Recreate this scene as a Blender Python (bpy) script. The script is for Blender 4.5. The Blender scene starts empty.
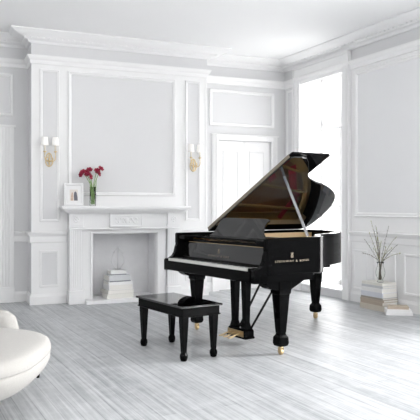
import bpy, bmesh, math, random
from mathutils import Vector, Matrix
random.seed(7)
S = bpy.context.scene
COL = S.collection
R = math.radians
# ------------------------------------------------------------------ camera
cam = bpy.data.cameras.new('camera'); camo = bpy.data.objects.new('camera', cam); COL.objects.link(camo)
camo.location = (0, 0, 1.25); camo.rotation_euler = (R(90), 0, 0)
cam.sensor_width = 36; cam.lens = 36 * 642 / 420; cam.shift_y = -3 / 420
cam.clip_start = .05
S.camera = camo
# ------------------------------------------------------------------ frames of the room
BA = R(22.5); BO = Vector((-2.28, 8.19, 0))            # chimney breast, x along the wall, y into it
BM = Matrix.Translation(BO) @ Matrix.Rotation(BA, 4, 'Z')
CORNER = BM @ Vector((3.876, .35, 0))
RA = math.atan2(-.892, .451)
RM = Matrix.Translation(CORNER) @ Matrix.Rotation(RA, 4, 'Z')
# ------------------------------------------------------------------ world, lights, exposure
W = bpy.data.worlds.new('world'); S.world = W; W.use_nodes = True
bg = W.node_tree.nodes['Background']; bg.inputs[0].default_value = (1, .995, .985, 1); bg.inputs[1].default_value = 1.27
S.view_settings.view_transform = 'Standard'; S.view_settings.look = 'None'
S.view_settings.gamma = 1; S.view_settings.exposure = 0.60
def area(name, M, x, y, z, sx, sz, power, col=(1, 1, 1)):
    l = bpy.data.lights.new(name, 'AREA'); l.shape = 'RECTANGLE'; l.size = sx; l.size_y = sz; l.energy = power; l.color = col
    o = bpy.data.objects.new(name, l); COL.objects.link(o)
    # faces local -y of the wall frame (into the room)
    o.matrix_world = M @ Matrix.Translation((x, y, z)) @ Matrix.Rotation(R(-90), 4, 'X')
    return o
WIN1 = (.433, 1.444); ADDED_WIN2 = (4.4, 5.4); ADDED_WIN3 = (7.0, 8.5)
area('daylight_far_window', RM, .94, .62, 1.75, 1.25, 3.2, 62, (1, 1, 1))
area('added_near_window_fill', RM, 4.9, .62, 1.75, 1.3, 3.2, 355, (1, 1, 1))  # lamp of an unseen window, put in to light the floor
area('added_third_window_fill', RM, 7.75, .62, 1.75, 1.7, 3.2, 330, (1, 1, 1))  # another unseen window lamp, added to brighten the right foreground floor
# ------------------------------------------------------------------ materials
def mat(name, col, rough=.5, metal=0, coat=0, noise=None, bump=None, trans=0, ior=1.45, spec=.5, sheen=0):
    m = bpy.data.materials.new(name); m.use_nodes = True; nt = m.node_tree; b = nt.nodes['Principled BSDF']
    b.inputs['Base Color'].default_value = (*col, 1); b.inputs['Roughness'].default_value = rough
    b.inputs['Metallic'].default_value = metal; b.inputs['Coat Weight'].default_value = coat
    b.inputs['Transmission Weight'].default_value = trans; b.inputs['IOR'].default_value = ior
    b.inputs['Specular IOR Level'].default_value = spec; b.inputs['Sheen Weight'].default_value = sheen
    tc = nt.nodes.new('ShaderNodeTexCoord')
    if noise:
        n = nt.nodes.new('ShaderNodeTexNoise'); n.inputs['Scale'].default_value = noise[0]; n.inputs['Detail'].default_value = 4
        nt.links.new(tc.outputs['Object'], n.inputs['Vector'])
        mx = nt.nodes.new('ShaderNodeMix'); mx.data_type = 'RGBA'
        k = noise[1]
        mx.inputs[6].default_value = (*[c * (1 - k) for c in col], 1); mx.inputs[7].default_value = (*[min(1, c * (1 + k)) for c in col], 1)
        nt.links.new(n.outputs['Fac'], mx.inputs[0]); nt.links.new(mx.outputs[2], b.inputs['Base Color'])
    if bump:
        n = nt.nodes.new('ShaderNodeTexNoise'); n.inputs['Scale'].default_value = bump[0]; n.inputs['Detail'].default_value = 3
        nt.links.new(tc.outputs['Object'], n.inputs['Vector'])
        bp = nt.nodes.new('ShaderNodeBump'); bp.inputs['Strength'].default_value = bump[1]; bp.inputs['Distance'].default_value = .005
        nt.links.new(n.outputs['Fac'], bp.inputs['Height']); nt.links.new(bp.outputs[0], b.inputs['Normal'])
    return m
M_wall = mat('painted_plaster_wall', (.74, .742, .75), .6, noise=(3, .012))
M_field = mat('pale_panel_paint', (.82, .825, .835), .6, noise=(3, .012))
M_trim = mat('white_trim_paint', (.88, .88, .882), .4, noise=(5, .01))
M_ceil = mat('ceiling_paint', (.87, .873, .877), .8, noise=(2, .01))
M_mantel = mat('white_mantel_paint', (.88, .88, .885), .4, noise=(9, .01))
M_firebox = mat('firebox_lining', (.80, .80, .815), .7, noise=(6, .08), bump=(40, .3))
M_hearth = mat('pale_hearth_stone', (.84, .84, .85), .3, noise=(4, .03))
M_black = mat('black_piano_lacquer', (.002, .002, .0022), .06, noise=(2, .1), spec=.07)
M_lid = mat('high_gloss_lid_lacquer', (.004, .004, .0042), .04, noise=(2, .1), ior=1.72)
M_blacksat = mat('black_satin_wood', (.008, .008, .008), .28, noise=(8, .1), spec=.2)
M_brass = mat('polished_brass', (.62, .47, .27), .28, 1, noise=(20, .06))
M_goldp = mat('gold_iron_plate', (.62, .40, .14), .32, .75, noise=(14, .06))
M_gilt = mat('gilt_lettering', (.30, .25, .19), .4, .4, noise=(30, .05))
M_spruce = mat('amber_soundboard', (.50, .215, .06), .35, noise=(12, .15))
M_prop = mat('highlight_grey_prop_stick', (.36, .36, .37), .25, .6, noise=(8, .05))  # black stick coloured grey to stand in for its highlights
M_veneer = mat('pale_maple_veneer', (.74, .56, .34), .35, noise=(8, .1))
M_hinge = mat('satin_nickel_hinge', (.30, .26, .21), .38, .8, noise=(30, .05))
M_felt = mat('crimson_felt', (.62, .02, .04), .95, noise=(40, .2), sheen=.2)
M_steel = mat('piano_wire', (.62, .58, .52), .25, 1, noise=(10, .05))
M_ivory = mat('white_key_top', (.85, .84, .81), .2, noise=(10, .02))
M_ebony = mat('black_key_top', (.01, .01, .01), .25, noise=(10, .1))
M_boucle = mat('cream_boucle', (.42, .408, .39), .95, noise=(60, .05), bump=(150, .5), sheen=.1)
M_redp = mat('crimson_petal', (.27, .006, .035), .5, noise=(60, .4))
M_stem = mat('green_stem', (.26, .42, .14), .45, noise=(20, .2))
M_leaf = mat('narrow_green_leaf', (.30, .46, .18), .45, noise=(20, .2))
M_twig = mat('grey_brown_bark', (.17, .15, .12), .8, noise=(60, .3))
M_bud = mat('yellow_green_bud', (.46, .46, .26), .8, noise=(60, .2))
M_glassv = mat('clear_vase_glass', (.99, .995, .99), .02, trans=1, ior=1.22, noise=None)
M_water = mat('vase_water', (.98, 1, .97), .0, trans=1, ior=1.02)
M_shade = mat('white_lamp_shade', (.90, .89, .87), .7, noise=(20, .02))
_b = M_shade.node_tree.nodes['Principled BSDF']; _b.inputs['Emission Color'].default_value = (1, .97, .92, 1); _b.inputs['Emission Strength'].default_value = .12   # lit lamps
M_candle = mat('candle_sleeve', (.78, .74, .66), .5, noise=(20, .03))
M_gold = mat('antique_gold', (.74, .60, .36), .32, .9, noise=(40, .15))
M_pages = mat('book_pages', (.80, .785, .75), .85, noise=(90, .08))
M_art = mat('photo_paper', (.80, .76, .72), .5, noise=(14, .1))
M_artdark = mat('printed_dark_grey', (.16, .16, .19), .5, noise=(30, .3))
M_arttan = mat('printed_pale_tan', (.62, .47, .38), .5, noise=(30, .3))
def pane_material():
    m = bpy.data.materials.new('window_glass'); m.use_nodes = True; nt = m.node_tree
    for n in list(nt.nodes): nt.nodes.remove(n)
    o = nt.nodes.new('ShaderNodeOutputMaterial'); mx = nt.nodes.new('ShaderNodeMixShader')
    t = nt.nodes.new('ShaderNodeBsdfTransparent'); g = nt.nodes.new('ShaderNodeBsdfGlossy'); g.inputs['Roughness'].default_value = .02
    mx.inputs[0].default_value = .06
    nt.links.new(t.outputs[0], mx.inputs[1]); nt.links.new(g.outputs[0], mx.inputs[2]); nt.links.new(mx.outputs[0], o.inputs[0])
    return m
M_pane = pane_material()
def floor_material():
    m = bpy.data.materials.new('whitewashed_planks'); m.use_nodes = True; nt = m.node_tree; b = nt.nodes['Principled BSDF']
    N = nt.nodes.new; L = nt.links.new
    tc = N('ShaderNodeTexCoord'); mp = N('ShaderNodeMapping'); mp.inputs['Rotation'].default_value = (0, 0, -RA)
    L(tc.outputs['Object'], mp.inputs['Vector'])
    br = N('ShaderNodeTexBrick'); br.inputs['Scale'].default_value = 1; br.inputs['Brick Width'].default_value = 2.6
    br.inputs['Row Height'].default_value = .105; br.inputs['Mortar Size'].default_value = .004; br.inputs['Mortar Smooth'].default_value = .6
    br.offset = .37; br.inputs['Bias'].default_value = 0
    br.inputs['Color1'].default_value = (.25, .265, .28, 1); br.inputs['Color2'].default_value = (.38, .395, .41, 1); br.inputs['Mortar'].default_value = (.13, .14, .155, 1)
    L(mp.outputs[0], br.inputs['Vector'])
    def streak(sc, det, sx, sy):
        mm = N('ShaderNodeMapping'); mm.inputs['Scale'].default_value = (sx, sy, 1); L(mp.outputs[0], mm.inputs['Vector'])
        n = N('ShaderNodeTexNoise'); n.inputs['Scale'].default_value = sc; n.inputs['Detail'].default_value = det; n.inputs['Roughness'].default_value = .65
        L(mm.outputs[0], n.inputs['Vector']); return n
    g = streak(5, 7, .16, 8); c = streak(6, 6, 1.2, 1.6); w = streak(.9, 4, 1, 1.2)
    def ramp(n, a, b_, c0, c1):
        r = N('ShaderNodeValToRGB'); r.color_ramp.elements[0].position = a; r.color_ramp.elements[1].position = b_
        r.color_ramp.elements[0].color = (c0, c0, c0, 1); r.color_ramp.elements[1].color = (c1, c1, c1, 1); L(n.outputs['Fac'], r.inputs[0]); return r
    def mix(kind, fac, a, b_):
        x = N('ShaderNodeMix'); x.data_type = 'RGBA'; x.blend_type = kind
        if isinstance(fac, (int, float)): x.inputs[0].default_value = fac
        else: L(fac, x.inputs[0])
        L(a, x.inputs[6])
        if isinstance(b_, tuple): x.inputs[7].default_value = b_
        else: L(b_, x.inputs[7])
        return x.outputs[2]
    o1 = mix('MIX', ramp(g, .34, .72, 0, .75).outputs[0], br.outputs['Color'], (.70, .71, .72, 1))
    o2 = mix('MIX', ramp(c, .45, .75, 0, .3).outputs[0], o1, (.80, .805, .81, 1))
    o3 = mix('MULTIPLY', .8, o2, ramp(w, .3, .7, .80, 1.0).outputs[0])
    L(o3, b.inputs['Base Color'])
    b.inputs['Roughness'].default_value = .42; b.inputs['Specular IOR Level'].default_value = .5
    bp = N('ShaderNodeBump'); bp.inputs['Strength'].default_value = .25; bp.inputs['Distance'].default_value = .003
    L(g.outputs['Fac'], bp.inputs['Height']); L(bp.outputs[0], b.inputs['Normal'])
    return m
M_floor = floor_material()
# ------------------------------------------------------------------ mesh helpers
class MB:
    def __init__(s): s.b = bmesh.new()
    def loft(s, rings, close=True, cap=True):
        vs = [[s.b.verts.new(p) for p in r] for r in rings]; n = len(rings[0])
        for i in range(len(vs) - 1):
            for j in range(n if close else n - 1):
                k = (j + 1) % n
                try: s.b.faces.new((vs[i][j], vs[i][k], vs[i + 1][k], vs[i + 1][j]))
                except ValueError: pass
        if cap and close:
            s.b.faces.new(list(reversed(vs[0]))); s.b.faces.new(vs[-1])
        return s
    def box(s, x0, x1, y0, y1, z0, z1):
        return s.loft([[(x0, y0, z), (x1, y0, z), (x1, y1, z), (x0, y1, z)] for z in (z0, z1)])
    def prism(s, pts, axis, a, b):
        def f(p, t):
            if axis == 'z': return (p[0], p[1], t)
            if axis == 'x': return (t, p[0], p[1])
            return (p[0], t, p[1])
        return s.loft([[f(p, a) for p in pts], [f(p, b) for p in pts]])
    def lathe(s, prof, cx=0, cy=0, cz=0, n=20, M=None):
        rings = []
        for r, z in prof:
            rg = [Vector((cx + r * math.cos(2 * math.pi * i / n), cy + r * math.sin(2 * math.pi * i / n), cz + z)) for i in range(n)]
            if M: rg = [M @ v for v in rg]
            rings.append(rg)
        return s.loft(rings)
    def tube(s, pts, rad, n=8):
        pts = [Vector(p) for p in pts]; rings = []
        if not hasattr(rad, '__len__'): rad = [rad] * len(pts)
        ref = Vector((0, 0, 1))
        if abs((pts[-1] - pts[0]).normalized().z) > .9: ref = Vector((1, 0, 0))
        for i, p in enumerate(pts):
            t = (pts[min(i + 1, len(pts) - 1)] - pts[max(i - 1, 0)]).normalized()
            a = t.cross(ref).normalized(); c = a.cross(t)
            rings.append([p + rad[i] * (math.cos(2 * math.pi * k / n) * a + math.sin(2 * math.pi * k / n) * c) for k in range(n)])
        return s.loft(rings)
    def ball(s, c, r, n=12, sz=1):
        c = Vector(c); m = n // 2 + 1
        prof = [(max(1e-4, r * math.sin(math.pi * i / m)), -r * sz * math.cos(math.pi * i / m)) for i in range(m + 1)]
        return s.lathe(prof, c.x, c.y, c.z, n)
    def sweep(s, path, prof, closed=False):
        """prof (o, z): o = distance to the right of the path, z height"""
        P = [Vector(p) for p in path]; n = len(P); rings = []
        for i in range(n):
            def nrm(a, b): d = (b - a).normalized(); return Vector((d.y, -d.x))
            if closed: n0 = nrm(P[i - 1], P[i]); n1 = nrm(P[i], P[(i + 1) % n])
            else:
                n0 = nrm(P[max(i - 1, 0)], P[max(i, 1)]); n1 = nrm(P[min(i, n - 2)], P[min(i + 1, n - 1)])
            m = (n0 + n1) / (1 + n0.dot(n1))
            rings.append([(P[i].x + m.x * o, P[i].y + m.y * o, z) for o, z in prof])
        if closed: rings.append(rings[0]); return s.loft(rings, cap=False)
        return s.loft(rings)
    def frame(s, x0, x1, z0, z1, y, w=.035, d=.022, prof=None):
        """picture-frame moulding on the plane y, standing out towards -y"""
        prof = prof or [(0, 0), (0, .6), (.2, 1), (.45, .75), (.7, .85), (1, .35), (1, 0)]
        rings = []
        for cx, cz, sx, sz in ((x0, z0, 1, 1), (x1, z0, -1, 1), (x1, z1, -1, -1), (x0, z1, 1, -1), (x0, z0, 1, 1)):
            rings.append([(cx + sx * w * a, y - d * h, cz + sz * w * a) for a, h in prof])
        return s.loft(rings, cap=False)
    def build(s, name, m, parent=None, M=None, smooth=False, bevel=0, subsurf=0):
        if M: bmesh.ops.transform(s.b, matrix=M, verts=s.b.verts)
        bmesh.ops.remove_doubles(s.b, verts=s.b.verts, dist=1e-6)
        bmesh.ops.recalc_face_normals(s.b, faces=s.b.faces)
        me = bpy.data.meshes.new(name); s.b.to_mesh(me); s.b.free(); me.materials.append(m)
        o = bpy.data.objects.new(name, me); COL.objects.link(o)
        if smooth:
            for p in me.polygons: p.use_smooth = True
        if bevel:
            k = o.modifiers.new('bevel', 'BEVEL'); k.width = bevel; k.segments = 2; k.limit_method = 'ANGLE'; k.angle_limit = R(40)
        if subsurf:
            k = o.modifiers.new('sub', 'SUBSURF'); k.levels = k.render_levels = subsurf
        if parent: o.parent = parent
        return o
def thing(name, label, cat, M=None, group=None, loc=None):
    o = bpy.data.objects.new(name, None); COL.objects.link(o); o.empty_display_size = .1
    if M: o.matrix_world = M
    if loc: o.location = loc
    o['label'] = label; o['category'] = cat
    if group: o['group'] = group
    return o
def tag(o, label, cat, group=None):
    o['label'] = label; o['category'] = cat
    if group: o['group'] = group
    return o
def struct(o, label=None):
    o['kind'] = 'structure'
    if label: o['label'] = label
    return o
def at(M, x, y, z, rz=0): return M @ Matrix.Translation((x, y, z)) @ Matrix.Rotation(rz, 4, 'Z')
# ------------------------------------------------------------------ room shell
CH = 3.47
REND = RM @ Vector((9.5, 0, 0))
foot_l = BM @ Vector((-3.4, -9.5, 0)); rend_o = RM @ Vector((9.5, .45, 0)); corner_o = RM @ Vector((-.1, .45, 0)); lft = BM @ Vector((-3.4, .55, 0)); cb = BM @ Vector((3.95, .75, 0))
foot = [lft[:2], cb[:2], corner_o[:2], rend_o[:2], (rend_o.x, -2), foot_l[:2]]
struct(MB().prism(foot, 'z', -.06, 0).build('floor', M_floor), 'whitewashed grey plank floor')
struct(MB().prism(foot, 'z', CH, CH + .08).build('ceiling', M_ceil), 'plain white ceiling')
wb = MB()
FB0, FB1, FBH = .775, 1.65, .895          # firebox opening
D1 = (-1.25, -.36); D1H = 2.16; D2 = (2.74, 3.63); D2H = 2.25
wb.box(-3.4, D1[0], .35, .55, 0, CH); wb.box(D1[0], D1[1], .35, .55, D1H, CH); wb.box(D1[1], 0, .35, .55, 0, CH)
wb.box(0, FB0, 0, .55, 0, CH); wb.box(FB1, 2.42, 0, .55, 0, CH); wb.box(FB0, FB1, 0, .55, FBH, CH)
wb.box(2.42, D2[0], .35, .55, 0, CH); wb.box(D2[0], D2[1], .35, .55, D2H, CH); wb.box(D2[1], 3.95, .35, .75, 0, CH)
struct(wb.build('wall_back', M_wall, M=BM), 'pale grey panelled back wall with chimney breast')
fb = MB().box(FB0, FB1, .32, .55, 0, FBH).box(FB0, FB0 + .004, 0, .32, 0, FBH).box(FB1 - .004, FB1, 0, .32, 0, FBH).box(FB0, FB1, 0, .32, FBH - .004, FBH)
struct(fb.build('trim_1', M_firebox, M=BM), 'grey lining of the empty fireplace opening')
WT = .45
wr = MB(); WZ0, WZ1 = .10, 3.20
wr.box(-.1, WIN1[0], 0, WT, 0, CH); wr.box(WIN1[0], WIN1[1], 0, WT, 0, WZ0); wr.box(WIN1[0], WIN1[1], 0, WT, WZ1, CH)
wr.box(WIN1[1], ADDED_WIN2[0], 0, WT, 0, CH); wr.box(ADDED_WIN2[0], ADDED_WIN2[1], 0, WT, 0, WZ0); wr.box(ADDED_WIN2[0], ADDED_WIN2[1], 0, WT, WZ1, CH)
wr.box(ADDED_WIN2[1], ADDED_WIN3[0], 0, WT, 0, CH); wr.box(ADDED_WIN3[0], ADDED_WIN3[1], 0, WT, 0, WZ0); wr.box(ADDED_WIN3[0], ADDED_WIN3[1], 0, WT, WZ1, CH); wr.box(ADDED_WIN3[1], 9.5, 0, WT, 0, CH)
struct(wr.build('wall_right', M_wall, M=RM), 'pale grey panelled wall with tall windows')
wl = MB().box(-3.55, -3.4, -9.5, .55, 0, CH)
struct(wl.build('wall_left', M_wall, M=BM), 'plain pale grey side wall')
# mouldings that run round the room
pts = [BM @ Vector(p) for p in ((-3.4, .35, 0), (0, .35, 0), (0, 0, 0), (2.42, 0, 0), (2.42, .35, 0), (3.876, .35, 0))] + [REND]
path = [p[:2] for p in pts]
crown = [(0, 3.345), (.03, 3.345), (.04, 3.365), (.055, 3.375), (.10, 3.38), (.115, 3.40), (.15, 3.405), (.19, 3.415), (.235, 3.435), (.255, 3.45), (.27, 3.455), (.27, CH + .01), (0, CH + .01)]
struct(MB().sweep(path, crown).build('trim_2', M_trim), 'stepped white crown cornice')
band = [(0, 3.08), (.015, 3.085), (.018, 3.13), (.035, 3.145), (.05, 3.17), (.055, 3.19), (0, 3.195)]
struct(MB().sweep(path, band).build('trim_3', M_trim), 'white picture rail band below the frieze')
# egg-like beads along the cornice
bd = MB()
def along(p0, p1, step, off, z, r):
    p0 = Vector(p0[:2]); p1 = Vector(p1[:2]); d = (p1 - p0); n = int(d.length / step); nn = Vector((d.y, -d.x)).normalized()
    for i in range(n):
        q = p0 + d * ((i + .5) / n) + nn * off; bd.box(q.x - r, q.x + r, q.y - r, q.y + r, z - r, z + r)
e = .13
B2 = lambda x, y: (BM @ Vector((x, y, 0)))
along(B2(-3.4, .35), B2(-.1, .35), .075, e, 3.396, .009); along(B2(-e, -e + .02), B2(2.42 + e, -e + .02), .075, .0, 3.396, .009)
along(B2(2.56, .35), B2(3.75, .35), .075, e, 3.396, .009); along(RM @ Vector((.15, 0, 0)), REND, .075, e, 3.396, .009)
struct(bd.build('trim_4', M_trim), 'row of small dentils under the cornice')
rail = [(0, .79), (.012, .79), (.018, .80), (.02, .87), (.03, .885), (.045, .905), (.05, .925), (0, .93)]
base = [(0, 0), (.02, 0), (.02, .10), (.012, .12), (.008, .135), (0, .135)]
def run(parts, prof, name, label):
    m = MB()
    for pa in parts: m.sweep(pa, prof)
    struct(m.build(name, M_trim), label)
b2 = lambda x, y: B2(x, y)[:2]; r2 = lambda x: (RM @ Vector((x, 0, 0)))[:2]
gaps = [[b2(-3.4, .35), b2(-1.43, .35)], [b2(-.178, .35), b2(0, .35), b2(0, 0), b2(.44, 0)], [b2(1.98, 0), b2(2.42, 0), b2(2.42, .35), b2(2.64, .35)],
        [b2(3.73, .35), b2(3.876, .35), r2(.28)], [r2(1.59), r2(4.24)], [r2(5.56), r2(6.84)], [r2(8.66), r2(9.5)]]
run(gaps, rail, 'trim_5', 'white chair rail')
run(gaps, base, 'baseboard_back', 'low white baseboard')
# applied panels
sl = MB().box(.028, 2.392, -.005, 0, .93, 3.08).box(.0, .452, -.006, 0, .0, .79).box(1.98, 2.42, -.006, 0, 0, .79)
struct(sl.build('trim_9', M_trim, M=BM), 'white boarding between the panels of the chimney breast')
fd = MB()
for a in ((.461, 1.945, 1.40, 3.02), (.105, .352, 1.06, 3.02), (2.09, 2.315, 1.06, 3.02), (.105, .345, .22, .69), (2.09, 2.315, .22, .69)): fd.box(a[0] + .01, a[1] - .01, -.009, -.004, a[2] + .01, a[3] - .01)
struct(fd.build('trim_10', M_wall, M=BM), 'grey panel fields of the chimney breast')
struct(MB().box(1.6, 4.24, -.005, 0, .93, 3.08).box(1.6, 4.24, -.005, 0, 0, .79).build('trim_11', M_trim, M=RM), 'white boarding of the right wall')
fd = MB()
for a in ((1.68, 3.50, 1.12, 3.04),): fd.box(a[0] + .01, a[1] - .01, -.009, -.004, a[2] + .01, a[3] - .01)
struct(fd.build('trim_12', M_field, M=RM), 'grey panel fields of the right wall')
pn = MB()
pn.frame(.461, 1.945, 1.40, 3.02, 0, .045, .028).frame(.105, .352, 1.06, 3.02, 0, .035, .022).frame(2.09, 2.315, 1.06, 3.02, 0, .035, .022)
pn.frame(.105, .345, .22, .69, 0, .03, .018).frame(2.09, 2.315, .22, .69, 0, .03, .018)
pn.frame(-1.28, -.19, 2.44, 3.0, .35, .04, .025).frame(-3.2, -1.5, 1.06, 3.0, .35, .04, .025).frame(-3.2, -1.5, .16, .69, .35, .03, .018)
pn.frame(2.60, 3.68, 2.46, 3.0, .35, .045, .028)
struct(pn.build('trim_6', M_trim, M=BM), 'white panel mouldings on the back wall')
pn = MB()
pn.frame(1.68, 3.50, 1.12, 3.04, 0, .06, .03).frame(1.64, 1.92, .17, .69, 0, .025, .015).frame(2.04, 2.44, .17, .69, 0, .025, .015)
pn.frame(2.58, 3.35, .20, .69, 0, .03, .018)
pn.frame(3.60, 4.15, 1.12, 3.04, 0, .04, .03).frame(5.7, 6.7, 1.12, 3.04, 0, .05, .03).frame(.06, .23, 1.12, 3.04, 0, .03, .018)
struct(pn.build('trim_7', M_trim, M=RM), 'white panel mouldings on the right wall')
# corner pilaster strips on the breast front edge
struct(MB().box(.0, .028, -.01, 0, .93, 3.08).box(2.392, 2.42, -.01, 0, .93, 3.08).build('trim_8', M_trim, M=BM), 'white edge strips of the chimney breast')
# doors
def door(idx, x0, x1, h, y, cw, label):
    root = bpy.data.objects.new('door_%d' % idx, None); COL.objects.link(root); root.matrix_world = at(BM, (x0 + x1) / 2, y, 0); struct(root, label)
    hw = (x1 - x0) / 2
    c = MB()
    for sx in (-1, 1):
        xs = sorted((sx * hw, sx * (hw + cw))); c.box(xs[0], xs[1], -.03, 0, 0, h + cw * .9)
        for k in range(3): c.box(xs[0] + cw * (.2 + .22 * k), xs[0] + cw * (.32 + .22 * k), -.042, -.03, .22, h + cw * .7)
        c.box(xs[0] - .004, xs[1] + .004, -.045, 0, 0, .20)
    c.box(-hw, hw, -.03, 0, h, h + cw * .9).box(-hw - cw - .02, hw + cw + .02, -.05, 0, h + cw * .75, h + cw * .9)
    struct(c.build('door_casing', M_trim, root, bevel=.003))
    for s in (-1, 1):
        l = MB(); a, b = sorted((s * .003, s * (hw - .004))); l.box(a, b, .03, .07, .01, h - .005)
        l.frame(a + .09, b - .09, .25, .80, .03, .025, .012).frame(a + .09, b - .09, .95, h - .15, .03, .025, .012)
        lf = struct(l.build('door_leaf', M_trim, root))
        k = MB(); k.tube([(s * .045, .03, 1.02), (s * .045, -.01, 1.02)], .008).ball((s * .045, -.02, 1.02), .02)
        struct(k.build('door_knob', M_brass, lf, smooth=True))
door(1, D1[0], D1[1], D1H, .35, .18, 'white cased door at the left edge')
door(2, D2[0], D2[1], D2H, .35, .10, 'white panelled double door behind the piano')
# windows
def window(idx, x0, x1, label):
    root = bpy.data.objects.new('window_%d' % idx, None); COL.objects.link(root); root.matrix_world = at(RM, (x0 + x1) / 2, 0, 0); struct(root, label)
    hw = (x1 - x0) / 2; cw = .15
    c = MB()
    for sx in (-1, 1):
        xs = sorted((sx * hw, sx * (hw + cw))); c.box(xs[0], xs[1], -.035, 0, 0, 3.33)
        xm = sx * (hw + cw * .85); c.box(min(xm, sx * (hw + cw)), max(xm, sx * (hw + cw)), -.055, -.035, 0, 3.33)
        c.box(xs[0] + .03, xs[1] - .05, -.045, -.035, .3, 3.1)
    c.box(-hw, hw, -.035, 0, WZ1, 3.33).box(-hw - cw, hw + cw, -.055, 0, 3.31, 3.34)
    struct(c.build('window_casing', M_trim, root, bevel=.003))
    j = MB()
    for s in (-1, 1):
        xs = sorted((s * hw, s * (hw - .012)))
        j.box(xs[0], xs[1], 0, .36, WZ0, WZ1)
    j.box(-hw, hw, 0, .36, WZ1 - .012, WZ1).box(-hw, hw, -.02, .36, WZ0, WZ0 + .02)
    struct(j.build('window_jamb', M_trim, root))
    f = MB(); y0, y1 = .36, .42
    mid = 2.45
    for a, b in ((-hw, -.005), (.005, hw)):
        for z0, z1 in ((WZ0 + .02, mid), (mid + .02, WZ1 - .012)):
            f.box(a, a + .055, y0, y1, z0, z1).box(b - .055, b, y0, y1, z0, z1).box(a, b, y0, y1, z0, z0 + .06).box(a, b, y0, y1, z1 - .05, z1)
    f.box(-hw, hw, y0 - .01, y1, mid - .03, mid + .03)
    f.box(-hw, hw, y0 + .01, y1 - .01, 1.25, 1.28)
    fr = struct(f.build('window_frame', M_trim, root))
    struct(MB().box(-hw, hw, .39, .394, WZ0 + .02, WZ1 - .012).build('window_pane', M_pane, fr))
window(1, *WIN1, 'tall bright window in a deep white reveal')
window(2, *ADDED_WIN2, 'unseen second tall window, added to light the floor')
window(3, *ADDED_WIN3, 'unseen third tall window, added to brighten the foreground floor')
# ------------------------------------------------------------------ fireplace
fp = thing('fireplace', 'white carved fireplace surround with mantel shelf against the chimney breast', 'fireplace', BM)
sh = MB()
def three(prof, x0, x1, yb=0.0, m=None):     # moulding round the front and both ends
    m.sweep([(x0, yb), (x0, yb - .0001), (x1, yb - .0001), (x1, yb)], prof)
sh.box(.345, 2.08, -.27, 0, 1.225, 1.262).box(.365, 2.06, -.25, 0, 1.205, 1.225).box(.39, 2.035, -.215, 0, 1.185, 1.205).box(.42, 2.005, -.185, 0, 1.17, 1.185)
sh.build('mantel_shelf', M_mantel, fp, bevel=.006)
fz = MB().box(.455, 1.97, -.11, 0, .955, 1.17).box(.455, 1.97, -.13, 0, .955, .972)
fz.build('frieze', M_mantel, fp, bevel=.003)
tb = MB().box(.985, 1.435, -.145, -.11, .985, 1.17); tb.frame(.995, 1.425, .992, 1.165, -.145, .014, .005)
tab = tb.build('centre_tablet', M_mantel, fp, bevel=.003)
orn = MB()
for s in (-1, 1):
    orn.tube([(1.21 + s * (.012 + .14 * t), -.15, 1.07 + .035 * math.sin(t * 6)) for t in [i / 12 for i in range(13)]], [.012 - .007 * i / 12 for i in range(13)], 8)
    for k in range(4): orn.ball((1.21 + s * (.04 + .032 * k), -.15, 1.075 + (.022 if k % 2 else -.02)), .014, 8)
orn.ball((1.21, -.15, 1.075), .032, 12, 1.3)
bmesh.ops.scale(orn.b, vec=(1, .35, 1), space=Matrix.Translation((0, .145, 0)), verts=orn.b.verts)
orn.build('carved_garland', M_mantel, tab, smooth=True)
for x0 in (.455, 1.785):
    p = MB().box(x0, x0 + .185, -.14, 0, 1.005, 1.17).box(x0 + .01, x0 + .175, -.12, 0, .17, 1.0).box(x0 - .008, x0 + .193, -.175, 0, 0, .17).box(x0 - .005, x0 + .19, -.135, 0, .985, 1.01)
    for k in range(5):
        xx = x0 + .03 + .028 * k; p.box(xx, xx + .015, -.126, -.12, .21, .95)
    pl = p.build('pilaster', M_mantel, fp, bevel=.003)
    r = MB()
    for k in range(8):
        a = k * math.pi / 4; r.ball((x0 + .0925 + .03 * math.cos(a), -.142, 1.088 + .03 * math.sin(a)), .013, 8)
    r.ball((x0 + .0925, -.145, 1.088), .018, 10); bmesh.ops.scale(r.b, vec=(1, .4, 1), space=Matrix.Translation((0, .14, 0)), verts=r.b.verts); r.build('rosette', M_mantel, pl, smooth=True)
sr = MB()
o0, o1 = .64, 1.785
sr.box(o0, FB0 + .0, -.07, 0, .045, .955).box(FB1, o1, -.07, 0, .045, .955).box(FB0, FB1, -.07, 0, FBH, .955)
for a, b, z in ((FB0 - .035, FB0 - .01, 0), (FB1 + .01, FB1 + .035, 0)): sr.box(a, b, -.09, -.07, .045, FBH + .035)
sr.box(FB0 - .035, FB1 + .035, -.09, -.07, FBH + .01, FBH + .035)
sr.build('inner_surround', M_mantel, fp, bevel=.003)
MB().box(.45, 1.975, -.165, 0, .0, .045).box(FB0 + .004, FB1 - .004, 0, .315, 0, .045).box(.65, 1.78, -.27, -.155, 0, .045).build('hearth', M_hearth, fp, bevel=.004)
bk = MB(); 
for s in (-1, 1):
    bk.tube([(1.21 + s * (.02 + .07 * math.sin(t * 3.1)), .312, .38 + .26 * t) for t in [i / 12 for i in range(13)]], .007, 6)
    bk.tube([(1.21 + s * (.015 + .05 * t), .312, .66 - .05 * t) for t in (0, .5, 1)], .007, 6)
bk.tube([(1.21, .312, .36), (1.21, .312, .70)], .007, 6)
bk.build('fireback_relief', M_firebox, fp, smooth=True)
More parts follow.
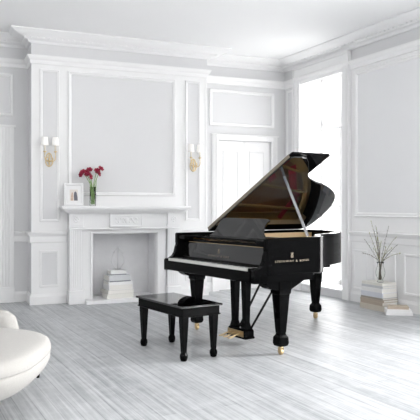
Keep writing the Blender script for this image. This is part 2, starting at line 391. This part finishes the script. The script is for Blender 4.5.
# ------------------------------------------------------------------ piano
PA = math.atan2(-.833, .553)
PM = Matrix.Translation((-.461, 6.418, 0)) @ Matrix.Rotation(PA, 4, 'Z')
P = thing('grand_piano', 'glossy black grand piano with its lid propped open', 'piano', PM)
def smooth_curve(pts, n=8):
    out = []; N_ = len(pts)
    for i in range(N_ - 1):
        p0 = pts[max(i - 1, 0)]; p1 = pts[i]; p2 = pts[i + 1]; p3 = pts[min(i + 2, N_ - 1)]
        for k in range(n):
            t = k / n; out.append(tuple(.5 * (2 * b + (c - a) * t + (2 * a - 5 * b + 4 * c - d) * t * t + (3 * b - a - 3 * c + d) * t ** 3) for a, b, c, d in zip(p0, p1, p2, p3)))
    out.append(tuple(pts[-1])); return out
bent = [(1.48, .66), (1.48, .735), (1.452, .79), (1.33, .88), (1.19, .99), (1.08, 1.15), (1.00, 1.36), (.87, 1.58), (.73, 1.72), (.55, 1.83), (.34, 1.89), (.14, 1.90), (.03, 1.87), (0, 1.80)]
bc = smooth_curve(bent, 6)
def offset(poly, d):          # open polyline, offset to its left
    out = []
    for i, p in enumerate(poly):
        a = Vector(poly[max(i - 1, 0)]); b = Vector(poly[min(i + 1, len(poly) - 1)]); t = (b - a).normalized(); out.append((p[0] - t.y * d, p[1] + t.x * d))
    return out
outer = [(1.48, .14), (1.48, .35)] + bc + [(0, 1.2), (0, .6), (0, .14)]
inner = offset(outer, .05)
inner[0] = (1.43, .14); inner[-1] = (.05, .14)
rb = MB()
zA, zB = .685, .992
rings = [[(o[0], o[1], zA), (o[0], o[1], zB), (i_[0], i_[1], zB), (i_[0], i_[1], zA)] for o, i_ in zip(outer, inner)]
rb.loft(rings); rb.build('rim', M_black, P, bevel=.004)
i1 = offset(outer, .051); i2 = offset(outer, .056)
k0 = [i for i, p in enumerate(outer) if p[0] < .16 and p[1] > .5][0]
i1 = i1[k0:]; i2 = i2[k0:]; outer_b = outer[k0:]
for q in (i1, i2): q[-1] = (q[-2][0], .26)
for q in ():  q[0] = (q[1][0], .26); q[-1] = (q[-2][0], .26)
MB().loft([[(o[0], o[1], .70), (o[0], o[1], .962), (i_[0], i_[1], .962), (i_[0], i_[1], .70)] for o, i_ in zip(i1, i2)]).build('inner_rim_veneer', M_veneer, P)
arm = [(0, .625), (0, .725), (.012, .738), (.05, .745), (.085, .765), (.108, .80), (.12, .85), (.135, .885), (.128, .895), (.128, .985), (.14, .985), (.14, .62)]
for u0 in (0, 1.43): MB().prism(arm, 'x', u0, u0 + .05).build('arm', M_black, P, bevel=.004)
MB().box(.0, 1.48, .02, .64, .625, .685).box(.05, 1.43, .14, .60, .685, .70).build('keybed', M_black, P, bevel=.003)
MB().box(.05, 1.43, -.008, .006, .632, .722).build('key_slip', M_black, P, bevel=.003)
for a, b in ((.05, .072), (1.362, 1.43)): MB().box(a, b, .02, .19, .685, .745).build('key_block', M_black, P, bevel=.006)
kw = (1.36 - .074) / 52
wk = MB().box(0, kw - .0012, .010, .178, .69, .742)
wk0 = wk.build('white_key', M_ivory, P); bk0 = MB().box(-.0055, .0055, .075, .178, .742, .754).build('black_key', M_ebony, P)
for i in range(52):
    o = wk0 if i == 0 else wk0.copy()
    if i: COL.objects.link(o)
    o.parent = P; o.location = (.074 + kw * i, 0, 0)
first = True
for i in range(51):
    if i % 7 in (1, 4): continue
    o = bk0 if first else bk0.copy()
    if not first: COL.objects.link(o)
    first = False; o.parent = P; o.location = (.074 + kw * (i + 1), 0, 0)
fbp = [(.182, .752), (.200, .895), (.204, .905), (.225, .905), (.225, .752)]
fall = MB().prism(fbp, 'x', .052, 1.428).build('fallboard', M_lid, P, bevel=.004)
MB().prism([(.182, .752), (.178, .745), (.178, .759), (.184, .762)], 'x', .075, 1.36).build('key_felt_strip', M_blacksat, fall)
MB().box(.14, 1.34, .206, .222, .905, .9085).build('brass_hinge', M_brass, fall)
MB().box(.05, 1.43, .225, .27, .70, .93).build('name_board', M_black, P, bevel=.003)
MB().box(.05, 1.43, .24, .50, .945, .965).build('music_shelf', M_black, P, bevel=.003)
for a, b in ((.05, .17), (1.31, 1.43)): MB().box(a, b, .14, .24, .93, .968).build('cheek_block', M_black, P, bevel=.003)
# music desk: curved-ended board leaning back
dk = [(.205, 0), (.235, .010), (.275, .035), (.30, .070), (.318, .115), (.338, .158), (.368, .186), (.42, .192), (1.01, .192), (1.075, .19), (1.09, .18), (1.088, .165), (1.07, .145), (1.052, .11), (1.052, .07), (1.07, .045), (1.10, .02), (1.115, 0)]
th = math.atan2(.07, .18)
rg = []
for t in (0, .018): rg.append([(u, .40 + h * math.sin(th) + t * math.cos(th), .965 + h * math.cos(th) - t * math.sin(th)) for u, h in dk])
MB().loft(rg).build('music_desk', M_lid, P, bevel=.002)
# soundboard, plate, strings
inn2 = offset(outer, .052); inn2[0] = (1.428, .14); inn2[-1] = (.052, .14)
MB().prism([p for p in inn2 if p[1] > .2] + [(.052, .27), (1.428, .27)], 'z', .80, .81).build('soundboard', M_spruce, P)
inn3 = offset(outer, .07)
sel = [i for i in range(len(inn3)) if inn3[i][1] > .5]
pl_o = [inn3[i] for i in sel]; wide = offset(outer, .17); pl_i = [wide[i] for i in sel]
pb = MB(); pb.loft([[(o[0], o[1], .885), (o[0], o[1], .90), (i_[0], i_[1], .90), (i_[0], i_[1], .885)] for o, i_ in zip(pl_o, pl_i)])
pb.box(.06, 1.42, .28, .56, .88, .905)
for (u0, v0, u1, v1) in ((.30, .5, .22, 1.75), (.62, .5, .45, 1.72), (.95, .5, .70, 1.55), (1.22, .5, .98, 1.2)):
    pb.tube([(u0, v0, .905), (u1, v1, .905)], .017, 8)
pb.build('iron_plate', M_goldp, P, bevel=.002)
fl = MB()
for (u0, v0, u1, v1, w_) in ((.08, .60, 1.38, .60, .03), (.30, 1.62, .78, 1.36, .045), (.82, 1.26, 1.10, .94, .045), (.60, 1.18, 1.08, .74, .045), (.10, 1.50, .44, 1.62, .03)):
    d = Vector((u1 - u0, v1 - v0)).normalized(); q = Vector((-d.y, d.x)) * w_
    fl.prism([(u0 - q.x, v0 - q.y), (u1 - q.x, v1 - q.y), (u1 + q.x, v1 + q.y), (u0 + q.x, v0 + q.y)], 'z', .902, .912)
fl.build('red_string_felt', M_felt, P)
st = MB()
for i in range(90):
    t = i / 89; u0 = .12 + 1.26 * t
    if t < .28: u1 = u0 + .36 - .2 * t; v1 = 1.74 - .08 * t
    else:
        s_ = (t - .28) / .72; u1 = u0 - .13 * (1 - s_); v1 = 1.72 - 1.0 * s_ ** .8
    z = .93 if t < .28 else .918
    st.tube([(u0, .34, .915), (u1, v1, z)], .0011, 3)
o = st.build('strings', M_steel, P); o['kind'] = 'stuff'
dm = MB()
for i in range(60):
    u = .12 + .018 * i; dm.box(u, u + .011, .62, .72 - .0006 * i, .925, .965)
dm.build('dampers', M_blacksat, P)
tp = MB()
for i in range(75):
    for j in range(3): tp.box(.13 + .0165 * i, .136 + .0165 * i, .36 + .035 * j, .366 + .035 * j, .905, .93)
o = tp.build('tuning_pins', M_steel, P); o['kind'] = 'stuff'
# lid
TH = R(27.6)
LM = Matrix.Translation((0, 0, .995)) @ Matrix.Rotation(-TH, 4, 'Y')
lid_out = [(0, .535), (1.42, .535), (1.47, .545), (1.49, .57), (1.49, .66), (1.475, .73), (1.42, .79)] + [p for p in smooth_curve([(1.30, .89), (1.16, 1.0), (1.07, 1.16), (.995, 1.36), (.86, 1.595), (.725, 1.72), (.55, 1.81), (.36, 1.86), (.16, 1.88), (.04, 1.86), (0, 1.80)], 5)]
lid = MB().prism(lid_out, 'z', .0, .020).build('lid', M_lid, P, M=LM, bevel=.003)
flap = MB().prism([(.0, .537), (1.50, .537), (1.515, .545), (1.52, .975), (1.51, .985), (.0, .985)], 'z', .023, .043).build('lid_flap', M_black, lid, M=LM, bevel=.003)
MB().box(.01, 1.47, .529, .5345, .010, .042).build('piano_hinge', M_hinge, lid, M=LM, bevel=.001)
pr = MB(); pr.tube([(1.40, .66, .975), (1.01, .70, 1.555)], .016, 4)
prp = pr.build('lid_prop', M_prop, P)
MB().lathe([(.018, 0), (.02, .006), (.012, .012)], 1.405, .66, .985).build('prop_socket', M_brass, prp, smooth=True)
# legs
def sq(z, h, cu, cv): return [(cu - h, cv - h, z), (cu + h, cv - h, z), (cu + h, cv + h, z), (cu - h, cv + h, z)]
def caster(cu, cv, par):
    c = MB(); c.lathe([(.012, .075), (.020, .07), (.022, .06), (.012, .055)][::-1], cu, cv, 0, 12)
    Mx = Matrix.Translation((cu, cv, .026)) @ Matrix.Rotation(R(90), 4, 'X')
    c.lathe([(.012, -.012), (.026, -.010), (.026, .010), (.012, .012)], 0, 0, 0, 16, Mx)
    c.box(cu - .018, cu + .018, cv - .018, cv - .013, .022, .062).box(cu - .018, cu + .018, cv + .013, cv + .018, .022, .062)
    c.build('caster', M_brass, par, bevel=.001)
def leg(cu, cv, ztop):
    m = MB().loft([sq(z, h, cu, cv) for z, h in ((.072, .030), (.078, .042), (.10, .050), (.150, .047), (.170, .034), (.18, .031), (.20, .034), (.50, .054), (.515, .054), (.52, .062), (.55, .064), (ztop, .064))])
    l = m.build('leg', M_black, P, bevel=.004); caster(cu, cv, l); return l
for cu, cv in ((.08, .34), (1.405, .34)):
    l = leg(cu, cv, .627)
    m = MB(); c = []
    arc = [(.19 * math.cos(R(a)) , .075 * math.sin(R(a))) for a in range(0, 91, 15)]
    prof = [(cv - .20, .627)] + [(cv - .20 + .135 * (1 - math.cos(R(a))), .627 - .075 * math.sin(R(a))) for a in range(15, 91, 15)] + [(cv + .067, .552)] + [(cv + .067 + .16 * (1 - math.cos(R(a))) , .552 + .075 * (math.sin(R(a)) if 0 else (1 - math.cos(R(a))))) for a in range(15, 91, 15)] + [(cv + .23, .627)]
    m.prism(prof, 'x', cu - .055, cu + .055); m.build('leg_bracket', M_black, l, bevel=.003)
leg(.26, 1.80, .66)
MB().box(.17, .35, 1.66, 1.82, .655, .686).box(.42, .62, 1.40, 1.77, .655, .686).box(.2, .28, .6, 1.7, .60, .686).box(1.0, 1.1, .6, 1.1, .62, .686).box(.6, .7, .6, 1.6, .62, .686).build('under_beam', M_black, P, bevel=.003)
# pedal lyre
LU, LV = .83, .34
ly = MB(); ly.loft([[(LU + a * 1.0, LV + b, z) for a, b in ((-k, -.055), (k, -.055), (k, .055), (-k, .055))] for k, z in ((.14, .055), (.145, .06), (.145, .07), (.132, .075), (.132, .125), (.12, .135), (.10, .15))])
lyr = ly.build('pedal_box', M_black, P, bevel=.003)
MB().box(LU - .12, LU + .12, LV - .06, LV - .054, .075, .128).build('brass_plate', M_brass, lyr)
for s in (-1, 1):
    MB().loft([sq(z, h, LU + s * .085, LV) for z, h in ((.14, .038), (.17, .032), (.20, .026), (.40, .030), (.60, .036), (.627, .038))]).build('lyre_post', M_black, P, bevel=.004)
    MB().tube([(LU + s * .085, LV + .05, .13), (LU + s * .12, LV + .40, .63)], .011).build('lyre_brace', M_blacksat, P, smooth=True)
for k in (-1, 0, 1):
    MB().loft([[(LU + k * .07 - w_, LV - y, z), (LU + k * .07 + w_, LV - y, z), (LU + k * .07 + w_, LV - y, z + .010), (LU + k * .07 - w_, LV - y, z + .010)] for y, z, w_ in ((.05, .098, .007), (.10, .092, .008), (.14, .078, .017), (.17, .072, .019), (.19, .072, .012))]).build('pedal', M_brass, P, bevel=.002)
# lettering and lyre emblem
def text(body, parent, M, width, height):
    cu = bpy.data.curves.new('lettering', 'FONT'); cu.body = body; cu.size = 1; cu.extrude = .01; cu.offset = -.014; cu.space_character = 1.25; cu.align_x = 'CENTER'
    to = bpy.data.objects.new('tmp', cu); COL.objects.link(to); bpy.context.view_layer.update()
    me = bpy.data.meshes.new_from_object(to.evaluated_get(bpy.context.evaluated_depsgraph_get())); bpy.data.objects.remove(to)
    xs = [v.co.x for v in me.vertices]; ys = [v.co.y for v in me.vertices]; w0 = max(xs) - min(xs); h0 = max(ys) - min(ys); cx = (max(xs) + min(xs)) / 2
    for v in me.vertices: v.co = M @ Vector(((v.co.x - cx) / w0 * width, v.co.y / h0 * height, v.co.z * .05))
    me.materials.clear(); me.materials.append(M_gilt)
    o = bpy.data.objects.new('lettering', me); COL.objects.link(o); o.parent = parent
def emblem(parent, M, h):
    m = MB()
    for s in (-1, 1):
        pts_ = [(s * .10, 0), (s * .28, .12), (s * .30, .32), (s * .20, .52), (s * .17, .70), (s * .30, .86), (s * .24, .96)]
        m.tube([M @ Vector((a * h, b * h, 0)) for a, b in smooth_curve(pts_, 4)], h * .045, 6)
        m.tube([M @ Vector((s * .07 * h, .1 * h, 0)), M @ Vector((s * .07 * h, .95 * h, 0))], h * .03, 5)
    m.tube([M @ Vector((-.26 * h, 0, 0)), M @ Vector((.26 * h, 0, 0))], h * .05, 6); m.tube([M @ Vector((-.2 * h, .74 * h, 0)), M @ Vector((.2 * h, .74 * h, 0))], h * .035, 6)
    m.tube([M @ Vector((0, 0, 0)), M @ Vector((0, 1.05 * h, 0))], h * .035, 5)
    m.build('lyre_emblem', M_gilt, parent, smooth=True)
def axes(x, y, z, o): m = Matrix((x, y, z)).transposed().to_4x4(); m.translation = o; return m
rim = bpy.data.objects['rim']
Mside = axes((0, 1, 0), (0, 0, 1), (1, 0, 0), (1.4808, .40, .788)); text('STEINWAY & SONS', rim, Mside, .37, .017)
emblem(rim, axes((0, 1, 0), (0, 0, 1), (1, 0, 0), (1.4808, .40, .826)), .042)
fs = math.atan2(.018, .143); up = Vector((0, math.sin(fs), math.cos(fs)))
fn = Vector((1, 0, 0)).cross(up)
yv = .182 + (.789 - .752) * math.tan(fs) - .001
text('STEINWAY & SONS', fall, axes((1, 0, 0), up, fn, (.69, yv, .785)), .34, .018)
emblem(fall, axes((1, 0, 0), up, fn, (.69, .182 + (.82 - .752) * math.tan(fs) - .0015, .82)), .040)
# ------------------------------------------------------------------ bench
BNM = Matrix.Translation((-.283, 5.57, 0)) @ Matrix.Rotation(PA, 4, 'Z')
bn = thing('piano_bench', 'long black wooden bench standing in front of the keyboard', 'bench', BNM)
MB().box(-.405, .405, -.20, .20, .432, .45).build('seat', M_lid, bn, bevel=.006)
MB().box(-.385, .385, -.18, .18, .355, .432).box(-.392, .392, -.187, .187, .36, .37).build('apron', M_black, bn, bevel=.003)
def lg(m, cu, cv):
    m.loft([sq(z, h, cu, cv) for z, h in ((.07, .019), (.10, .020), (.32, .030), (.43, .031))])
    m.lathe([(.020, 0), (.026, .006), (.033, .03), (.033, .05), (.024, .068), (.018, .075), (.022, .085), (.015, .09)], cu, cv, 0, 14)
    return m
for a in (-1, 1):
    for b in (-1, 1): lg(MB(), a * .345, b * .145).build('leg', M_black, bn, bevel=.003)
# ------------------------------------------------------------------ sofa (chaise) at the left edge
SF = thing('chaise_sofa', 'cream boucle chaise with rounded end cropped by the left edge', 'sofa', loc=(-1.98, 3.86, 0))
def plan(t, rx, ry, n=2.5):
    c, s = math.cos(t), math.sin(t); return (rx * math.copysign(abs(c) ** (2 / n), c), ry * math.copysign(abs(s) ** (2 / n), s))
RT = Matrix.Rotation(R(0), 3, 'Z')
def ring(inset, z, rx=.98, ry=.67, cx=0, cy=0, n=3.0, N_=72):
    return [Vector((cx, cy, z)) + RT @ Vector((*plan(2 * math.pi * i / N_, rx - inset, ry - inset, n), 0)) for i in range(N_)]
MB().loft([ring(*q) for q in ((.20, .168), (.13, .17), (.10, .18), (.06, .21), (.025, .25), (.006, .29), (.004, .32), (.008, .332))]).build('seat_base', M_boucle, SF, smooth=True)
MB().loft([ring(*q) for q in ((.010, .330), (.003, .334), (.0, .345), (.002, .37), (.012, .395), (.035, .412), (.08, .422), (.2, .427), (.4, .428))]).build('seat_cushion', M_boucle, SF, smooth=True)
bp_ = smooth_curve([(.60, .78), (.3, .80), (-.2, .78), (-.75, .68), (-1.08, .30), (-1.12, -.25)], 5)
rings = []
for i, p in enumerate(bp_):
    a = Vector(bp_[max(i - 1, 0)]); b = Vector(bp_[min(i + 1, len(bp_) - 1)]); t = (b - a).normalized(); nn = Vector((t.y, -t.x))
    e_ = min(i, len(bp_) - 1 - i) / 3; sc = math.sqrt(max(.03, 1 - max(0, 1 - e_) ** 2))
    rings.append([(p[0] + nn.x * .10 * sc * math.cos(k * math.pi / 8), p[1] + nn.y * .10 * sc * math.cos(k * math.pi / 8), .33 + (.18 if math.sin(k * math.pi / 8) > 0 else .17) * sc * math.sin(k * math.pi / 8)) for k in range(16)])
MB().loft(rings).build('backrest', M_boucle, SF, smooth=True)
for x, y in ((.72, .84), (.70, -.42), (-.75, -.42), (-.7, .45)):
    MB().lathe([(.010, 0), (.013, .01), (.022, .20)], x, y, 0, 12).build('leg', M_blacksat, SF, smooth=True)
# ------------------------------------------------------------------ books
def cover_mat(name, col): return mat(name, col, .6, noise=(25, .05))
def book(M, w, d, h, m, label, group, name='book', spine='left'):
    """w along x, d along y; the spine sits at -x (left) or -y (front)"""
    t = thing(name, label, 'book', M, group)
    c = MB(); k = .004 if h > .02 else .002
    c.box(-w / 2, w / 2, -d / 2, d / 2, 0, k).box(-w / 2, w / 2, -d / 2, d / 2, h - k, h)
    if spine == 'left': c.box(-w / 2 - .002, -w / 2 + k, -d / 2, d / 2, 0, h); px = (-w / 2 + k, w / 2 - .006, -d / 2 + .005, d / 2 - .005)
    else: c.box(-w / 2, w / 2, -d / 2 - .002, -d / 2 + k, 0, h); px = (-w / 2 + .005, w / 2 - .005, -d / 2 + k, d / 2 - .006)
    c.build('cover', m, t, bevel=.0015)
    MB().box(*px, k, h - k).build('pages', M_pages, t)
    return t
cw_ = cover_mat('white_book_cloth', (.84, .84, .84)); cg = cover_mat('pale_grey_book_cloth', (.60, .615, .63)); cc = cover_mat('cream_book_cloth', (.76, .75, .70))
ct = cover_mat('tan_book_cloth', (.49, .41, .33)); cb_ = cover_mat('brown_grey_cloth', (.36, .33, .29)); cl = cover_mat('lilac_white_cloth', (.70, .72, .77)); cs = cover_mat('sand_cloth', (.64, .59, .51)); cd = cover_mat('dark_grey_cloth', (.25, .26, .28))
cs2 = cover_mat('warm_grey_cloth', (.62, .61, .57))
g1 = 'books stacked in the fireplace'
z = .045
for (w_, d_, h_, m_, dx, rz, lb, sp) in (
        (.36, .25, .060, cc, .00, 4, 'cream book at the bottom of the fireplace stack', 'front'),
        (.375, .26, .050, cs2, .0, 10, 'wide cream book second from the bottom in the fireplace', 'left'),
        (.33, .25, .070, cw_, .01, 6, 'thick off-white book in the middle of the fireplace stack', 'left'),
        (.33, .24, .035, cw_, .005, 5, 'off-white book just below the grey one in the fireplace', 'front'),
        (.30, .23, .014, cd, -.005, 8, 'thin dark grey book sandwiched high in the fireplace stack', 'front'),
        (.30, .23, .072, cg, -.01, 8, 'thick pale grey book second from top in the fireplace', 'front'),
        (.22, .17, .012, cd, -.01, 4, 'thin dark book under the topmost fireplace book', 'front'),
        (.215, .165, .042, cw_, -.01, 4, 'small white book topmost of the fireplace stack', 'front')):
    book(at(BM, 1.115 + dx, -.025, z, R(rz)), w_, d_, h_, m_, lb, g1, spine=sp); z += h_ + .0005
g2 = 'books stacked on the floor under the twig vase'
SM = Matrix.Translation((2.07, 7.86, 0)) @ Matrix.Rotation(RA, 4, 'Z')     # x runs along the right wall, towards the camera
z = .001; top = 0
for (w_, d_, h_, m_, dx, rz, lb) in (
        (.42, .24, .066, cs, 0, 1, 'pale sand book at the bottom of the stack by the right wall'),
        (.40, .235, .040, ct, -.005, -1, 'tan book second from the bottom by the right wall'),
        (.405, .235, .028, ct, .0, 2, 'thin tan book third from the bottom by the right wall'),
        (.39, .235, .022, cb_, .0, 0, 'thin brown-grey book mid-stack below the white books'),
        (.385, .23, .062, cl, .0, 1, 'thick lilac-white book mid-stack by the right wall'),
        (.38, .23, .050, cw_, .0, -1, 'thick white book third from the top under the twig vase'),
        (.375, .225, .030, cg, .0, 1, 'pale grey book second from the top under the twig vase'),
        (.37, .225, .034, cc, .0, 0, 'cream book topmost of the stack, carrying the twig vase')):
    book(at(SM, dx, 0, z, R(rz)), w_, d_, h_, m_, lb, g2, spine='front'); z += h_ + .0005
ZT = z
g3 = 'small books lying beside the tall stack'
QM = Matrix.Translation((2.19, 7.46, 0))
z = .001
for (w_, d_, h_, m_, dx, rz, lb) in (
        (.30, .16, .034, cw_, .0, -7, 'white book at the bottom of the low pile by the wall'),
        (.28, .155, .036, cw_, -.01, -4, 'white book in the middle of the low pile by the wall'),
        (.235, .15, .032, ct, -.01, -10, 'small tan book on top of the low pile by the wall')):
    book(at(QM, dx, 0, z, R(rz)), w_, d_, h_, m_, lb, g3, spine='front'); z += h_ + .0005
# ------------------------------------------------------------------ vase with twigs
VM = Matrix.Translation((2.07, 7.80, ZT))
v = thing('glass_vase', 'clear bellied glass vase of twigs on the floor books', 'vase', VM)
def shell(prof, t=.003):
    return prof + [(max(.001, r - t), z_ + (t if i == 0 else 0)) for i, (r, z_) in reversed(list(enumerate(prof)))]
vp = [(.035, 0), (.040, .006), (.030, .02), (.034, .04), (.052, .08), (.058, .12), (.050, .16), (.036, .20), (.034, .22), (.046, .245)]
MB().lathe(shell(vp), n=28).build('vase_body', M_glassv, v, smooth=True)
MB().lathe([(.026, .024), (.031, .04), (.048, .08), (.054, .12), (.051, .135)], n=24).build('water', M_water, v, smooth=True)
ends = [(-.20, .52), (-.145, .60), (-.10, .74), (-.075, .63), (-.06, .66), (-.045, .54), (-.03, .68), (0, .50), (.03, .44), (.09, .68), (.13, .42), (.17, .55), (.235, .49), (.21, .36), (-.12, .42), (-.23, .36)]
VW = Matrix.Translation((2.07, 7.80, ZT))
for i, (dx, dz) in enumerate(ends):
    dy = random.uniform(-.13, -.03 if dx > .08 else .08); a0 = random.uniform(0, 6.28)
    b0 = Vector((.02 * math.cos(a0), .02 * math.sin(a0), .03)); nk = Vector((.5 * .03 * (1 if dx > 0 else -1) * random.random(), dy * .1, .215)); e1 = Vector((dx * 1.0, dy, dz))
    t = thing('twig', 'thin budding twig standing in the floor vase of twigs', 'twig', VW, 'budding twigs in the glass vase')
    mid = nk.lerp(e1, .5) + Vector((random.uniform(-.015, .015), 0, .03))
    cv_ = smooth_curve([tuple(b0), tuple(nk), tuple(mid), tuple(e1)], 6)
    MB().tube(cv_, [.0042 - .0030 * k / (len(cv_) - 1) for k in range(len(cv_))], 5).build('stem', M_twig, t)
    bm_ = MB()
    for k in range(8, len(cv_)):
        p = Vector(cv_[k]) + Vector((random.uniform(-.008, .008), random.uniform(-.008, .008), 0)); bm_.ball(p, random.uniform(.003, .0052), 6, 1.8)
    bm_.build('buds', M_bud if i % 3 else M_twig, t, smooth=True)
# ------------------------------------------------------------------ mantel things
ZM = 1.2625
fm = at(BM, .52, -.12, ZM, R(-3))
pf = thing('picture_frame', 'white picture frame leaning at the left end of the mantel', 'picture frame', fm)
TL = Matrix.Rotation(R(-9), 4, 'X')
TL = TL @ Matrix.Scale(1.08, 4)
f = MB().frame(-.115, .115, .0, .275, .006, .028, .018).box(-.112, .112, .006, .012, .003, .272); f.build('frame', M_mantel, pf, M=TL, bevel=.001)
MB().box(-.088, .088, .002, .0055, .027, .248).build('mat_board', M_trim, pf, M=TL)
pic = MB().box(-.048, .048, .0005, .0018, .065, .20).build('photo', M_art, pf, M=TL)
MB().prism([(.002, .066), (.0, .12), (.006, .165), (.022, .178), (.035, .16), (.044, .10), (.044, .066)], 'y', -.0012, .0003).build('dark_figure', M_artdark, pic, M=TL)
MB().prism([(-.036, .066), (-.034, .12), (-.020, .17), (-.010, .16), (-.006, .11), (-.008, .066)], 'y', -.0012, .0003).build('pale_figure', M_arttan, pic, M=TL)
FV = at(BM, .762, -.13, ZM)
fv = thing('flower_vase', 'slim straight glass vase of crimson flowers on the mantel', 'vase', FV)
MB().lathe(shell([(.036, 0), (.040, .004), (.041, .25)]), n=28).build('vase_body', M_glassv, fv, smooth=True)
MB().lathe([(.034, .004), (.0365, .006), (.0365, .14)], n=24).build('water', M_water, fv, smooth=True)
heads = [(-.125, .415, -.03, 'leftmost crimson flower in the mantel vase'), (-.078, .385, -.06, 'lowest crimson flower, drooping, second from the left'), (-.040, .445, .02, 'upright crimson flower in the middle of the bunch'),
         (.042, .43, -.02, 'smaller crimson flower right of the gap in the bunch'), (.098, .465, .01, 'rightmost and highest crimson flower in the mantel vase')]
def petal_flower(m, c, ax, r):
    ax = Vector(ax).normalized(); q = Vector((0, 0, 1)).rotation_difference(ax).to_matrix()
    for lay, (np_, sp, ln) in enumerate(((6, .95, 1.0), (5, .55, .85))):
        for k in range(np_):
            a = 2 * math.pi * k / np_ + lay * .5; rr = []
            for t in (0, .25, .5, .75, 1.0):
                wd = r * .42 * math.sin(math.pi * (.12 + .80 * t)); out = r * sp * t ** .8; h = r * ln * (t * .9 - .25 * t * t * lay * 0 - .35 * t ** 3)
                row = []
                for s in (-1, -.4, .4, 1):
                    x = out; y = wd * s; zz_ = h + abs(s) * r * .06
                    v_ = Vector((x * math.cos(a) - y * math.sin(a), x * math.sin(a) + y * math.cos(a), zz_)); row.append(c + q @ v_)
                rr.append(row)
            m.loft(rr, close=False, cap=False)
for i, (dx, dz, dy, lb) in enumerate(heads):
    t = thing('crimson_flower', lb, 'flower', FV, 'crimson flowers in the mantel vase')
    c = Vector((dx, dy, dz)); b0 = Vector((-.02 + .01 * i, .012 * (i % 2) - .005, .02)); nk = Vector((dx * .17, dy * .1, .24))
    cv_ = smooth_curve([tuple(b0), tuple(nk), tuple(nk.lerp(c, .6) + Vector((0, 0, .02))), tuple(c)], 6)
    MB().tube(cv_, .0048, 7).build('stem', M_stem, t, smooth=True)
    m = MB(); ax = (dx * 3, -.5, .45)
    petal_flower(m, c + Vector((0, 0, .012)), ax, .047); petal_flower(m, c + Vector((.02 * (1 if i % 2 else -1), .0, -.010)), (dx * 2 + (.7 if i % 2 else -.7), -.6, .1), .043)
    o = m.build('blossom', M_redp, t, smooth=True); sm = o.modifiers.new('thickness', 'SOLIDIFY'); sm.thickness = .0015
    if i in (1, 2, 3):
        l = MB(); s = (-1, 1, 1)[i - 1]; rr = []
        for k in range(7):
            q_ = k / 6; p = Vector((s * .012 + s * .035 * q_, -.02, .05 + .30 * q_)); w_ = .007 * math.sin(math.pi * (.15 + .85 * q_)) + .0008
            rr.append([p + Vector((-w_, 0, 0)), p + Vector((0, .002, 0)), p + Vector((w_, 0, 0)), p + Vector((0, -.002, 0))])
        l.loft(rr).build('leaf', M_leaf, t)
# ------------------------------------------------------------------ wall sconces
def sconce(x, zc, label):
    t = thing('wall_sconce', label, 'wall light', at(BM, x, 0, zc), 'twin candle sconces on the chimney breast')
    m = MB(); rg_ = []
    out = smooth_curve([(0, -.11), (.035, -.085), (.055, -.03), (.048, .02), (.035, .04), (.030, .07), (0, .095), (-.030, .07), (-.035, .04), (-.048, .02), (-.055, -.03), (-.035, -.085), (0, -.11)], 3)[:-1]
    m.tube([(a, -.012, b) for a, b in out] + [(out[0][0], -.012, out[0][1])], .008, 8)
    m.tube([(0, -.012, -.11), (0, -.02, -.03), (0, -.012, .095)], [.007, .014, .006], 8).tube([(-.045, -.012, -.01), (0, -.02, -.03), (.045, -.012, -.01)], .006, 8)
    m.ball((0, -.024, -.03), .018, 10)
    bmesh.ops.transform(m.b, matrix=Matrix.Translation((0, 0, -.022)) @ Matrix.Diagonal((.85, 1, .85, 1)), verts=m.b.verts)
    m.build('backplate', M_gold, t, smooth=False, bevel=.001)
    for s in (-1, 1):
        cv_ = smooth_curve([(0, -.03, -.03), (s * .02, -.07, -.055), (s * .055, -.10, -.04), (s * .068, -.10, .0), (s * .066, -.10, .065)], 5)
        a = MB().tube(cv_, .0055, 8); a.lathe([(.006, .0), (.02, .006), (.022, .014), (.008, .02)], s * .066, -.10, .06, 12)
        a.tube(smooth_curve([(s * .03, -.06, -.05), (s * .045, -.05, -.02), (s * .03, -.05, .005), (s * .02, -.055, -.01)], 4), .004, 6)
        ar = a.build('arm', M_gold, t, smooth=True)
        MB().lathe([(.011, .078), (.011, .155)], s * .066, -.10, 0, 12).build('candle_sleeve', M_candle, ar, smooth=True)
        MB().lathe([(.047, .150), (.047, .152), (.036, .255), (.034, .255), (.045, .152)], s * .066, -.10, 0, 20).build('lamp_shade', M_shade, ar, smooth=True)
sconce(.222, 1.885, 'gold twin-arm wall sconce with white shades, above the picture frame side')
sconce(2.208, 1.865, 'gold twin-arm wall sconce with white shades, on the side behind the piano')
